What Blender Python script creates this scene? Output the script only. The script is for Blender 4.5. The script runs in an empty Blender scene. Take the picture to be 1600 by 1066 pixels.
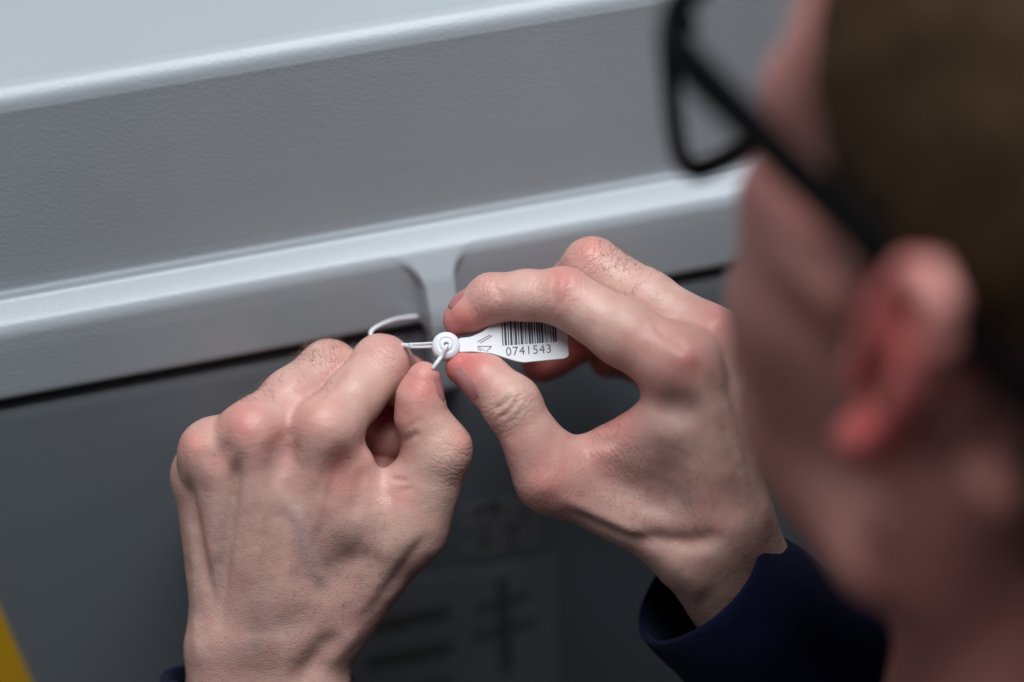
import bpy, bmesh, math, random
import numpy as np
from mathutils import Vector, Matrix

random.seed(7); np.random.seed(7)
scene = bpy.context.scene
COL = scene.collection

# ------------------------------------------------------------------ camera
S = 4.7                                   # photograph pixels per mm in the plane of focus
LENS, SENSOR = 85.0, 36.0
DIST = 1600.0 / S * LENS / SENSOR         # mm, lens to the plane of focus
PITCH, ROLL = math.radians(35), math.radians(4.0)
R0 = np.array([1.0, 0, 0]); U0 = np.array([0, math.sin(PITCH), math.cos(PITCH)])
AX_B = np.array([0, -math.cos(PITCH), math.sin(PITCH)])
AX_R = R0 * math.cos(ROLL) - U0 * math.sin(ROLL)
AX_U = R0 * math.sin(ROLL) + U0 * math.cos(ROLL)
FOCUS = np.array([0.0, 0.0, 0.95])
M3 = np.stack([AX_R, AX_U, AX_B], axis=1)  # columns

def W(p):                                  # camera-aligned mm -> world metres
    return FOCUS + (np.asarray(p, float) @ M3.T) * 0.001
def WD(d):
    return np.asarray(d, float) @ M3.T
def INV(w):
    return ((np.asarray(w, float) - FOCUS) * 1000.0) @ M3
def C(px, py, z=0.0):                      # a point at z mm in front of the plane of focus
    k = (DIST - z) / DIST
    return np.array([(px - 800.0) / S * k, (533.0 - py) / S * k, z])
def PX(p):                                 # camera-aligned mm -> photograph pixel
    p = np.asarray(p, float); k = DIST / (DIST - p[..., 2])
    return p[..., 0] * k * S + 800.0, 533.0 - p[..., 1] * k * S

cam_d = bpy.data.cameras.new('camera'); cam = bpy.data.objects.new('camera', cam_d)
COL.objects.link(cam); scene.camera = cam
cam_d.lens = LENS; cam_d.sensor_width = SENSOR
cam_d.clip_start = 0.02; cam_d.clip_end = 50
cam_d.dof.use_dof = True; cam_d.dof.focus_distance = DIST * 0.001; cam_d.dof.aperture_fstop = 2.2
cl = FOCUS + AX_B * DIST * 0.001
cam.matrix_world = Matrix(((AX_R[0], AX_U[0], AX_B[0], cl[0]), (AX_R[1], AX_U[1], AX_B[1], cl[1]),
                           (AX_R[2], AX_U[2], AX_B[2], cl[2]), (0, 0, 0, 1)))

# ------------------------------------------------------------------ light
world = bpy.data.worlds.new('World'); scene.world = world; world.use_nodes = True
bg = world.node_tree.nodes['Background']
bg.inputs[0].default_value = (0.57, 0.61, 0.67, 1); bg.inputs[1].default_value = 0.10

def area(name, loc, target, sx, sy, power, color):
    l = bpy.data.lights.new(name, 'AREA'); l.shape = 'RECTANGLE'; l.size = sx; l.size_y = sy
    l.energy = power; l.color = color
    o = bpy.data.objects.new(name, l); COL.objects.link(o); o.location = loc
    o.rotation_euler = (Vector(target) - Vector(loc)).to_track_quat('-Z', 'Y').to_euler()
    return o
area('ceiling_light', (0.12, -0.20, 2.2), (0.0, 0.0, 0.95), 0.9, 0.8, 24.5, (0.93, 0.97, 1.0))
area('left_fill_light', (-1.6, -0.20, 1.3), (0.0, 0.0, 0.95), 1.0, 1.0, 3, (0.92, 0.97, 1.0))  # added fill lamp, brightens the left of the bin body

scene.view_settings.view_transform = 'Standard'; scene.view_settings.look = 'None'
scene.view_settings.exposure = 0.0; scene.view_settings.gamma = 1.0

# ------------------------------------------------------------------ helpers
def tag(o, label=None, cat=None, group=None, kind=None):
    if label: o['label'] = label
    if cat: o['category'] = cat
    if group: o['group'] = group
    if kind: o['kind'] = kind
    return o

def mesh_obj(name, verts, faces, mat=None, parent=None, smooth=True, attrs=None):
    me = bpy.data.meshes.new(name)
    verts = np.asarray(verts, float)
    me.from_pydata(verts.tolist(), [], [list(map(int, f)) for f in faces] if not isinstance(faces, np.ndarray) else faces.tolist())
    me.update()
    if smooth: me.polygons.foreach_set('use_smooth', [True] * len(me.polygons))
    if attrs:
        for k, v in attrs.items():
            a = me.attributes.new(k, 'FLOAT', 'POINT'); a.data.foreach_set('value', np.asarray(v, np.float32))
    if len(verts) < 9000:
        bm = bmesh.new(); bm.from_mesh(me); bmesh.ops.recalc_face_normals(bm, faces=bm.faces[:]); bm.to_mesh(me); bm.free()
    o = bpy.data.objects.new(name, me); COL.objects.link(o)
    if mat: me.materials.append(mat)
    if parent: o.parent = parent; o.matrix_parent_inverse = Matrix.Identity(4) if parent.matrix_world == Matrix.Identity(4) else parent.matrix_world.inverted()
    return o

def empty(name, loc=(0, 0, 0)):
    o = bpy.data.objects.new(name, None); COL.objects.link(o); o.location = loc
    bpy.context.view_layer.update()
    return o

class G:                                    # tiny node-graph helper
    def __init__(s, name):
        s.m = bpy.data.materials.new(name); s.m.use_nodes = True
        s.t = s.m.node_tree; s.n = s.t.nodes; s.b = s.n['Principled BSDF']
    def new(s, t, **kw):
        n = s.n.new(t)
        for k, v in kw.items():
            if k.startswith('i_'): n.inputs[int(k[2:]) if k[2:].isdigit() else k[2:].replace('_', ' ')].default_value = v
            else: setattr(n, k, v)
        return n
    def link(s, a, b): s.t.links.new(a, b)
    def attr(s, name): return s.new('ShaderNodeAttribute', attribute_name=name).outputs['Fac']
    def noise(s, scale, detail=3, rough=.55, vec=None):
        n = s.new('ShaderNodeTexNoise'); n.inputs['Scale'].default_value = scale
        n.inputs['Detail'].default_value = detail; n.inputs['Roughness'].default_value = rough
        if vec is None: vec = s.new('ShaderNodeTexCoord').outputs['Object']
        s.link(vec, n.inputs['Vector']); return n.outputs['Fac']
    def voro(s, scale, feature='F1', vec=None):
        n = s.new('ShaderNodeTexVoronoi', feature=feature); n.inputs['Scale'].default_value = scale
        if vec is None: vec = s.new('ShaderNodeTexCoord').outputs['Object']
        s.link(vec, n.inputs['Vector']); return n.outputs['Distance']
    def math(s, op, a, b=None, c=None):
        n = s.new('ShaderNodeMath', operation=op)
        for i, v in enumerate((a, b, c)):
            if v is None: continue
            if isinstance(v, (int, float)): n.inputs[i].default_value = v
            else: s.link(v, n.inputs[i])
        return n.outputs[0]
    def mix(s, fac, a, b):
        n = s.new('ShaderNodeMix', data_type='RGBA')
        if isinstance(fac, (int, float)): n.inputs[0].default_value = fac
        else: s.link(fac, n.inputs[0])
        for i, v in ((6, a), (7, b)):
            if isinstance(v, tuple): n.inputs[i].default_value = (*v, 1)
            else: s.link(v, n.inputs[i])
        return n.outputs[2]
    def ramp(s, fac, lo, hi):
        n = s.new('ShaderNodeMapRange'); n.inputs[1].default_value = lo; n.inputs[2].default_value = hi
        s.link(fac, n.inputs[0]); return n.outputs[0]
    def bump(s, height, strength, dist, prev=None):
        n = s.new('ShaderNodeBump'); n.inputs['Strength'].default_value = strength; n.inputs['Distance'].default_value = dist
        s.link(height, n.inputs['Height'])
        if prev is not None: s.link(prev, n.inputs['Normal'])
        return n.outputs['Normal']

def simple(name, col, rough=.5, **kw):
    g = G(name); g.b.inputs['Base Color'].default_value = (*col, 1); g.b.inputs['Roughness'].default_value = rough
    for k, v in kw.items(): g.b.inputs[k.replace('_', ' ')].default_value = v
    return g.m

# ------------------------------------------------------------------ materials
def plastic(name, col, rough, grain, mottle=.06):
    g = G(name)
    big = g.noise(9, 3); fine = g.noise(700, 2, .6)
    c2 = tuple(x * (1 - mottle) for x in col); c3 = tuple(min(1, x * (1 + mottle)) for x in col)
    g.link(g.mix(big, c2, c3), g.b.inputs['Base Color'])
    r = g.math('ADD', g.math('MULTIPLY', g.noise(40, 4), .10), rough - .05); g.link(r, g.b.inputs['Roughness'])
    v = g.voro(900, 'SMOOTH_F1'); n1 = g.bump(v, grain, .0007)
    n2 = g.bump(fine, grain * .7, .0007, n1)
    g.link(n2, g.b.inputs['Normal']); return g.m
M_LID = plastic('grey_moulded_plastic', (.37, .405, .435), .40, .09, .10)
M_BODY = plastic('shaded_grey_plastic', (.20, .225, .25), .42, .12)  # same grey plastic as the lid, darkened to stand for shade
M_STICK = plastic('grey_sticker', (.27, .275, .31), .6, .1)
M_INK = simple('faded_ink', (.11, .11, .12), .6)
M_YELLOW = simple('yellow_plastic', (.80, .43, .01), .45)

def skin(name, base, sss=.18):
    g = G(name)
    red, vein, dark, nail = g.attr('red'), g.attr('vein'), g.attr('pale'), g.attr('stub_shade')
    big = g.noise(55, 4, .6); mid = g.noise(210, 4, .65); fine = g.noise(1100, 2)
    b = np.array(base)
    c = g.mix(g.ramp(big, .35, .65), tuple(b * (.90, .82, .82)), tuple(np.minimum(1, b * (1.05, 1.03, 1.0))))
    c = g.mix(g.math('MULTIPLY', g.ramp(mid, .46, .66), .40), c, tuple(b * (1.0, .74, .74)))
    c = g.mix(g.math('MULTIPLY', g.ramp(fine, .50, .75), .15), c, tuple(b * (.80, .64, .60)))
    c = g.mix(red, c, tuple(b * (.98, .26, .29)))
    c = g.mix(vein, c, tuple(b * (.72, .86, .96)))
    c = g.mix(dark, c, tuple(np.minimum(1, b * (1.10, 1.16, 1.06))))
    c = g.mix(nail, c, (.10, .07, .055))  # jaw stubble plus the painted face shade
    g.link(c, g.b.inputs['Base Color'])
    g.b.inputs['Subsurface Weight'].default_value = sss
    g.b.inputs['Subsurface Radius'].default_value = (1.0, .32, .18)
    g.b.inputs['Subsurface Scale'].default_value = .004
    g.b.inputs['Specular IOR Level'].default_value = .42
    rr = g.math('ADD', g.math('MULTIPLY', g.noise(160, 3), .2), .31); g.link(rr, g.b.inputs['Roughness'])
    # knuckle wrinkles: lines across each joint, from the attributes wrinkle (mask) and phase (mm along the bone)
    wob = g.math('MULTIPLY', g.math('SUBTRACT', g.noise(190, 3, .6), .5), 9.0)
    ph = g.math('ADD', g.attr('phase'), wob)
    wav = g.math('POWER', g.math('ABSOLUTE', g.math('SINE', g.math('MULTIPLY', ph, 1.45))), .5)
    h0 = g.math('MULTIPLY', wav, g.attr('wrinkle'))
    n0 = g.bump(h0, .34, .0006)
    n1 = g.bump(g.voro(950, 'DISTANCE_TO_EDGE'), .20, .0008, n0)
    n2 = g.bump(g.noise(480, 3, .65), .12, .0009, n1)
    n3 = g.bump(g.noise(150, 2), .12, .002, n2)
    g.link(n3, g.b.inputs['Normal'])
    return g.m
M_SKIN = skin('skin', (.60, .385, .335))
M_NAIL = simple('fingernail', (.43, .175, .17), .30, Subsurface_Weight=.2, Subsurface_Scale=.002)
def fabric():
    g = G('navy_fabric')
    w1 = g.noise(900, 2); w2 = g.noise(30, 4)
    g.link(g.mix(w2, (.0008, .0020, .014), (.002, .005, .030)), g.b.inputs['Base Color'])
    g.b.inputs['Roughness'].default_value = .85; g.b.inputs['Specular IOR Level'].default_value = .15
    g.b.inputs['Sheen Weight'].default_value = .03
    g.link(g.bump(w1, .5, .001, g.bump(w2, .4, .006)), g.b.inputs['Normal']); return g.m
M_NAVY = fabric()
def hairmat():
    g = G('dark_brown_hair')
    tc = g.new('ShaderNodeTexCoord').outputs['Object']
    mp = g.new('ShaderNodeMapping'); mp.inputs['Scale'].default_value = (1, 1, .18); g.link(tc, mp.inputs[0])
    n = g.noise(380, 3, .6, mp.outputs[0])
    g.link(g.mix(n, (.016, .007, .003), (.060, .032, .013)), g.b.inputs['Base Color'])
    g.b.inputs['Roughness'].default_value = .7; g.b.inputs['Specular IOR Level'].default_value = .2
    g.link(g.bump(n, .8, .003), g.b.inputs['Normal']); return g.m
M_HAIR = hairmat()
M_FUZZ = simple('fine_hair', (.22, .13, .075), .5)
M_BLACK = simple('black_acetate', (.002, .002, .0025), .5, Specular_IOR_Level=.06)
def glass():
    g = G('spectacle_lens'); g.b.inputs['Transmission Weight'].default_value = 1; g.b.inputs['Roughness'].default_value = 0
    g.b.inputs['IOR'].default_value = 1.45; g.b.inputs['Base Color'].default_value = (.97, .98, .98, 1); return g.m
M_GLASS = glass()
M_SEAL = simple('white_seal_plastic', (.72, .72, .76), .42, Subsurface_Weight=.1, Subsurface_Scale=.002)
M_PRINT = simple('grey_blue_print', (.055, .06, .09), .6)
M_PRINT2 = simple('pale_grey_print', (.20, .20, .24), .6)
M_NUMBER = simple('grey_print', (.11, .11, .13), .6)
M_FLOOR = plastic('floor_grey', (.10, .10, .10), .7, .1)

# ------------------------------------------------------------------ the box
YAW = math.radians(11.5)
BE = np.array([math.cos(YAW), math.sin(YAW), 0]); BN = np.array([math.sin(YAW), -math.cos(YAW), 0]); BZ = np.array([0, 0, 1.0])
BA = W(C(664, 352, -42))                    # where the ledge meets the upper wall, at the channel
def BOX(u, v, w):                           # mm along the edge, up, outwards -> world
    u, v, w = np.broadcast_arrays(np.asarray(u, float), v, w)
    return BA + 0.001 * (u[..., None] * BE + v[..., None] * BZ + w[..., None] * BN)
def on_wall(px, py, w):                     # where the line of sight meets the plane w of the box
    o = cl; d = WD(C(px, py, 0) - np.array([0, 0, DIST])); d = d / np.linalg.norm(d)
    p0 = BOX(0, 0, w); t = np.dot(p0 - o, BN) / np.dot(d, BN); q = (o + t * d - BA) * 1000
    return float(np.dot(q, BE)), float(q[2])

def dense(pts, step):
    out = [np.array(pts[0], float)]
    for a, b in zip(pts[:-1], pts[1:]):
        a = np.array(a, float); b = np.array(b, float); n = max(1, int(np.linalg.norm(b - a) / step))
        for i in range(1, n + 1): out.append(a + (b - a) * i / n)
    return np.array(out)
def smooth_pts(p, it):
    p = p.copy()
    for _ in range(it): p[1:-1] = .25 * p[:-2] + .5 * p[1:-1] + .25 * p[2:]
    return p
def resample(p, n):
    d = np.r_[0, np.cumsum(np.linalg.norm(np.diff(p, axis=0), axis=1))]
    t = np.linspace(0, d[-1], n); return np.stack([np.interp(t, d, p[:, k]) for k in range(p.shape[1])], 1)

def build_box():
    box = empty('ballot_bin', BOX(0, -900, -200))
    tag(box, 'grey moulded plastic bin with ribbed overhanging lid and body coloured darker for shade', 'bin')
    HT = 77.0
    top = smooth_pts(dense([(-9, HT + .6), (-5.5, HT), (-2.2, HT - 3), (-1.4, HT - 7)], .5), 14)
    wall = dense([(-1.4, HT - 7.5), (-.4, 30), (0, 8)], 3)
    bead = smooth_pts(dense([(0, 7.6), (.2, 3.8), (1.1, 3.2), (1.5, 2.0), (1.7, 1.3), (3.2, 0.6)], .35), 5)
    upper = np.concatenate([dense([(-330, HT + 8), (-9.5, HT + .6)], 25), top, wall, bead])
    led_p = smooth_pts(dense([(3.6, .5), (7, -.7), (11.2, -2.6), (12.8, -5.8), (13.3, -12), (14.2, -30), (13.7, -31.6), (11, -32)], .6), 6)
    led_p = np.concatenate([led_p, dense([(10.6, -32), (10.2, -18), (0, -14)], 4)])
    led_q = smooth_pts(dense([(3.6, .5), (7, -.7), (11.2, -2.6), (17.4, -12), (21.6, -22), (22.8, -27), (23.2, -33)], .6), 8)
    kp = int(np.argmin(np.abs(led_p[:, 1] + 30.5)))
    P = np.concatenate([resample(led_p[:kp], 150), resample(led_p[kp:], 30)])
    Qw = np.interp(-P[:, 1], -led_q[:, 1], led_q[:, 0])
    back = np.arange(len(P)) > 155
    Qw = np.where(back, np.minimum(Qw, np.maximum(P[:, 0] + 9.0, 0) * (P[:, 0] > 1)), Qw)
    Q = np.stack([Qw, P[:, 1]], 1)
    us = np.concatenate([np.linspace(-420, -64, 24), np.linspace(-60, -27, 12), np.linspace(-26, 26, 140), np.linspace(27, 60, 12), np.linspace(64, 520, 30)])
    def weight(u, P):
        # rounded upper corners: the panel begins further from the channel near its top edge
        Rr = 9.5 if u < 0.4 else 6.5
        top_d = np.clip((-P[:, 1] - 3.0) / (Rr + 3), 0, 1)
        a = np.abs(u - 0.4) - 4.6 - Rr * (1 - np.sqrt(np.maximum(0, 1 - (1 - top_d) ** 2)))
        t = np.clip(a / (3.0 + 4.0 * (1 - top_d)), 0, 1); return t * t * (3 - 2 * t)
    rows = []
    for u in us:
        m = weight(u, P)[:, None]
        pr = np.concatenate([upper, Q + (P - Q) * m])
        rows.append(BOX(u, pr[:, 1], pr[:, 0]))
    rows = np.array(rows); nu, ns = rows.shape[:2]
    idx = np.arange(nu * ns).reshape(nu, ns)
    f = np.stack([idx[:-1, :-1], idx[:-1, 1:], idx[1:, 1:], idx[1:, :-1]], -1).reshape(-1, 4)
    mesh_obj('lid', rows.reshape(-1, 3), f, M_LID, box)
    # end caps and back of the lid
    for s, u in ((-1, -420), (1, 520)):
        pr = np.concatenate([upper, P]); pts = BOX(u, pr[:, 1], pr[:, 0]); n = len(pts)
        extra = BOX(u, -32, -330)
        mesh_obj('lid_side', np.vstack([pts, extra]), [list(range(n + 1)) if s > 0 else list(range(n + 1))[::-1]], M_LID, box, False)
    b = [BOX(-420, HT + 8, -330), BOX(520, HT + 8, -330), BOX(520, -32, -330), BOX(-420, -32, -330)]
    mesh_obj('lid_back', b, [(0, 1, 2, 3)], M_LID, box, False)
    # body: rebated neck under the lid, then the wall steps out
    prof = np.concatenate([dense([(-6, -10), (-6, -36.4)], 8), smooth_pts(dense([(-5.5, -36.6), (9.2, -36.8), (11.0, -38.2), (11.5, -41)], .8), 3), dense([(11.6, -43), (11.6, -63), (6, -300), (-20, -880)], 40)])
    us = np.linspace(-405, 505, 40)
    rows = np.array([BOX(u, prof[:, 1], prof[:, 0]) for u in us]); nu, ns = rows.shape[:2]
    idx = np.arange(nu * ns).reshape(nu, ns)
    f = np.stack([idx[:-1, :-1], idx[:-1, 1:], idx[1:, 1:], idx[1:, :-1]], -1).reshape(-1, 4)
    mesh_obj('body', rows.reshape(-1, 3), f, M_BODY, box)
    for u in (-405, 505):
        pts = np.vstack([BOX(u, prof[:, 1], prof[:, 0]), BOX(u, -880, -300), BOX(u, -10, -320)])
        mesh_obj('body_side', pts, [list(range(len(pts)))], M_BODY, box, False)
    mesh_obj('body_back', [BOX(-405, -10, -320), BOX(505, -10, -320), BOX(505, -880, -300), BOX(-405, -880, -300)], [(0, 1, 2, 3)], M_BODY, box, False)
    # tab of the body that carries the sealing eye, seen in the channel below the lid
    pr = smooth_pts(dense([(4, -20), (14, -24), (21.4, -33), (22.0, -50), (22.0, -56), (21, -58.5), (10, -59)], .8), 8)
    uu = np.r_[-5.6, -5.5, -5.2, np.linspace(-4.4, 4.4, 9), 5.2, 5.5, 5.6]; off = np.r_[-15, -1.2, -.3, np.zeros(9), -.3, -1.2, -15]
    rows = np.array([BOX(u + .4, pr[:, 1], pr[:, 0] + o) for u, o in zip(uu, off)]); nu, ns = rows.shape[:2]
    idx = np.arange(nu * ns).reshape(nu, ns)
    f = np.stack([idx[:-1, :-1], idx[:-1, 1:], idx[1:, 1:], idx[1:, :-1]], -1).reshape(-1, 4)
    mesh_obj('seal_tab', rows.reshape(-1, 3), f, M_LID, box)
    return box
BOX_O = build_box()

g = mesh_obj('floor', [(-3, -3, BOX(0, -900, 0)[2]), (3, -3, BOX(0, -900, 0)[2]), (3, 3, BOX(0, -900, 0)[2]), (-3, 3, BOX(0, -900, 0)[2])], [(0, 1, 2, 3)], M_FLOOR, None, False)
tag(g, kind='structure')

def wall_w(v): return 11.6 - max(0.0, -63 - v) * (5.6 / 237.0)
def on_body(px, py):
    w = 11.0
    for _ in range(4):
        u, v = on_wall(px, py, w); w = wall_w(v)
    return u, v, w
def body_plate(name, pxs, lift, thick, mat, parent, rnd=0):
    pts = [on_body(*p) for p in pxs]
    uv = np.array([(a, b) for a, b, _ in pts])
    if rnd:
        out = []
        n = len(uv)
        for i in range(n):
            a, b, c = uv[i - 1], uv[i], uv[(i + 1) % n]
            d1 = (a - b) / np.linalg.norm(a - b) * rnd; d2 = (c - b) / np.linalg.norm(c - b) * rnd
            for t in np.linspace(0, 1, 6): out.append((1 - t) ** 2 * (b + d1) + 2 * t * (1 - t) * b + t * t * (b + d2))
        uv = np.array(out)
    n = len(uv); ws = np.array([wall_w(v) for v in uv[:, 1]])
    fr = BOX(uv[:, 0], uv[:, 1], ws + lift + thick); bk = BOX(uv[:, 0], uv[:, 1], ws + lift)
    faces = [list(range(n)), list(range(n, 2 * n))[::-1]] + [[i, n + i, n + (i + 1) % n, (i + 1) % n] for i in range(n)]
    return mesh_obj(name, np.vstack([fr, bk]), faces, mat, parent, False)

def build_stickers():
    st = empty('sticker', BOX(*on_body(720, 950)))
    tag(st, 'faded dark grey instruction sticker with symbols on the darkened bin body', 'sticker')
    body_plate('backing', [(872, 868), (868, 1180), (500, 1240), (520, 925)], .15, .25, M_STICK, st, 4)
    for q in ([(580, 968), (700, 944), (703, 962), (578, 990)], [(572, 1026), (706, 998), (706, 1018), (570, 1046)],
              [(570, 1084), (706, 1056), (706, 1076), (566, 1106)]):
        body_plate('printed_line', q, .45, .12, M_INK, st, 1)
    body_plate('printed_symbol', [(774, 905), (794, 902), (800, 1040), (782, 1060)], .45, .12, M_INK, st, 1)
    for q in ([(742, 945), (776, 936), (776, 948), (744, 956)], [(798, 930), (826, 922), (828, 932), (798, 942)],
              [(738, 988), (778, 976), (778, 990), (740, 1000)], [(800, 972), (838, 962), (838, 972), (800, 986)]):
        body_plate('printed_symbol', q, .45, .12, M_INK, st, .5)
    s2 = empty('sticker', BOX(*on_body(780, 815)))
    tag(s2, 'small dark square sticker with blotchy worn print above the instruction sticker', 'sticker')
    body_plate('backing', [(844, 775), (846, 858), (722, 876), (722, 790)], .15, .25, simple('dark_sticker', (.245, .245, .265), .6), s2, 2)
    for (x, y, r) in ((748, 795, 9), (770, 790, 11), (757, 822, 7), (798, 825, 9), (757, 845, 9), (820, 800, 7), (735, 830, 6), (800, 852, 6)):
        body_plate('printed_blotch', [(x + r * math.cos(a) * random.uniform(.7, 1.2), y - r * math.sin(a) * random.uniform(.7, 1.2)) for a in np.linspace(0, 6.283, 9)[:-1]][::-1], .45, .12, M_INK, s2, 0)
    y = body_plate('yellow_strip', [(-100, 718), (130, 1252), (-50, 1252), (-280, 718)], .3, 1.2, M_YELLOW, None, 0)
    tag(y, 'yellow plastic strip set diagonally on the dark bin body', 'strip')
build_stickers()

# ------------------------------------------------------------------ signed-distance modelling
def cone(P, a, b, ra, rb):
    ab = b - a; t = np.clip(((P - a) @ ab) / max(1e-9, ab @ ab), 0, 1)
    return np.linalg.norm(P - a - t[:, None] * ab, axis=1) - (ra + (rb - ra) * t)
def ball(P, c, r): return np.linalg.norm(P - c, axis=1) - r
def ellip(P, c, r, ax=None):
    q = P - c
    if ax is not None: q = q @ ax
    r = np.asarray(r, np.float32)
    k0 = np.linalg.norm(q / r, axis=1); k1 = np.linalg.norm(q / (r * r), axis=1)
    return np.where(k1 > 1e-9, k0 * (k0 - 1) / np.maximum(k1, 1e-9), -r.min())
def smin(a, b, k):
    h = np.maximum(k - np.abs(a - b), 0) / k
    return np.minimum(a, b) - h * h * k * .25
def smax(a, b, k): return -smin(-a, -b, k)

def nets(sdf, lo, hi, h):
    lo = np.array(lo, float); hi = np.array(hi, float); n = np.ceil((hi - lo) / h).astype(int) + 2
    Bk = 6; nb = np.ceil(n / Bk).astype(int); n = nb * Bk
    gx, gy, gz = np.meshgrid(*[np.arange(k) for k in nb], indexing='ij')
    bc = lo + (np.stack([gx, gy, gz], -1).reshape(-1, 3) * Bk + (Bk - 1) / 2) * h
    d = sdf(bc.astype(np.float32)); act = np.abs(d) < Bk * h * .87 * 1.35 + 2.0 * h
    F = np.repeat(np.repeat(np.repeat(d.reshape(nb), Bk, 0), Bk, 1), Bk, 2).astype(np.float32)
    bi = np.stack([gx, gy, gz], -1).reshape(-1, 3)[act] * Bk
    o = np.stack(np.meshgrid(*[np.arange(Bk)] * 3, indexing='ij'), -1).reshape(-1, 3)
    for s in range(0, len(bi), 2000):
        ii = (bi[s:s + 2000, None, :] + o[None]).reshape(-1, 3)
        F[ii[:, 0], ii[:, 1], ii[:, 2]] = sdf((lo + ii * h).astype(np.float32))
    neg = F < 0
    cs = np.zeros(n - 1, np.int8)
    for i in (0, 1):
        for j in (0, 1):
            for k in (0, 1): cs += neg[i:n[0] - 1 + i, j:n[1] - 1 + j, k:n[2] - 1 + k]
    cell = np.argwhere((cs > 0) & (cs < 8))
    cid = -np.ones(n - 1, np.int64); cid[tuple(cell.T)] = np.arange(len(cell))
    acc = np.zeros((len(cell), 3)); cnt = np.zeros(len(cell))
    cor = [(i, j, k) for i in (0, 1) for j in (0, 1) for k in (0, 1)]
    val = {c: F[cell[:, 0] + c[0], cell[:, 1] + c[1], cell[:, 2] + c[2]] for c in cor}
    for a in cor:
        for ax in range(3):
            if a[ax]: continue
            b = list(a); b[ax] = 1; b = tuple(b)
            va, vb = val[a], val[b]; m = (va < 0) != (vb < 0)
            t = np.where(m, va / np.where(va == vb, 1, va - vb), 0)
            p = np.array(a, float)[None] + np.zeros((len(cell), 3)); p[:, ax] += t
            acc[m] += p[m]; cnt[m] += 1
    V = lo + (cell + acc / cnt[:, None]) * h
    faces = []
    for ax in range(3):
        b, c = (ax + 1) % 3, (ax + 2) % 3
        s0 = [slice(None)] * 3; s1 = [slice(None)] * 3; s0[ax] = slice(0, -1); s1[ax] = slice(1, None)
        e = np.argwhere(neg[tuple(s0)] != neg[tuple(s1)])
        e = e[(e[:, b] > 0) & (e[:, c] > 0) & (e[:, b] < n[b] - 1) & (e[:, c] < n[c] - 1)]
        flip = ~neg[tuple(e.T)]
        q = []
        for (db, dc) in ((-1, -1), (0, -1), (0, 0), (-1, 0)):
            ee = e.copy(); ee[:, b] += db; ee[:, c] += dc; q.append(cid[tuple(ee.T)])
        q = np.stack(q, 1); q[flip] = q[flip][:, ::-1]; faces.append(q)
    faces = np.concatenate(faces); faces = faces[(faces >= 0).all(1)]
    def grad(V, e):
        g = np.zeros_like(V)
        for i in range(3):
            dd = np.zeros(3); dd[i] = e
            g[:, i] = sdf((V + dd).astype(np.float32)) - sdf((V - dd).astype(np.float32))
        return g / np.maximum(np.linalg.norm(g, axis=1, keepdims=True), 1e-9)
    for _ in range(2):
        gN = grad(V, h * .5); V = V - gN * np.clip(sdf(V.astype(np.float32)), -h, h)[:, None] * .9
    return V, faces, grad(V, h * .6)

def seg2d(X, Y, pts):                       # distance to a drawn polyline in the picture plane, px
    best = np.full(len(X), 1e9); par = np.zeros(len(X)); ns = len(pts) - 1
    for i, ((x0, y0), (x1, y1)) in enumerate(zip(pts[:-1], pts[1:])):
        dx, dy = x1 - x0, y1 - y0; L = dx * dx + dy * dy + 1e-9
        t = np.clip(((X - x0) * dx + (Y - y0) * dy) / L, 0, 1)
        r = np.hypot(X - x0 - t * dx, Y - y0 - t * dy); m = r < best
        best = np.where(m, r, best); par = np.where(m, (i + t) / ns, par)
    return best, sstep(par, -.02, .3) * sstep(1 - par, -.02, .3)
def sstep(x, a, b):
    t = np.clip((x - a) / (b - a), 0, 1); return t * t * (3 - 2 * t)

def vnoise(P, scale, seed=0):               # smooth value noise, -1..1
    q = P / scale; i = np.floor(q).astype(np.int64); f = q - i; f = f * f * (3 - 2 * f); out = 0
    for a in (0, 1):
        for b in (0, 1):
            for c in (0, 1):
                n = (i[:, 0] + a) * 374761393 + (i[:, 1] + b) * 668265263 + (i[:, 2] + c) * 2147483647 + seed * 974711
                n = (n ^ (n >> 13)) * 1274126177; n = (n ^ (n >> 16)) & 0xffff
                w = (f[:, 0] if a else 1 - f[:, 0]) * (f[:, 1] if b else 1 - f[:, 1]) * (f[:, 2] if c else 1 - f[:, 2])
                out = out + w * (n / 32767.5 - 1)
    return out

def sculpt(V, N, strokes, blobs, zmin):
    X, Y = PX(V); front = sstep(N[:, 2], -.05, .35) * (V[:, 2] > zmin)
    d = np.zeros(len(V))
    for pts, amp, w in strokes:
        r, tp = seg2d(X, Y, pts); d += amp * tp * np.exp(-(r / w) ** 2)
    for (x, y, rx, ry, ang, amp) in blobs:
        a = math.radians(ang); u = (X - x) * math.cos(a) + (Y - y) * math.sin(a); v = -(X - x) * math.sin(a) + (Y - y) * math.cos(a)
        d += amp * np.exp(-(u / rx) ** 2 - (v / ry) ** 2)
    return V + N * (d * front)[:, None]
def paint(V, N, spots, zmin=-99, lines=()):
    X, Y = PX(V); front = sstep(N[:, 2], -.35, .1) * (V[:, 2] > zmin); o = np.zeros(len(V))
    for (x, y, r, a) in spots: o = np.maximum(o, a * np.exp(-((X - x) ** 2 + (Y - y) ** 2) / (r * r)))
    for pts, w, a in lines:
        r, tp = seg2d(X, Y, pts); o = np.maximum(o, a * tp * np.exp(-(r / w) ** 2))
    return o * front * (.80 if lines == () else 1.0)

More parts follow.
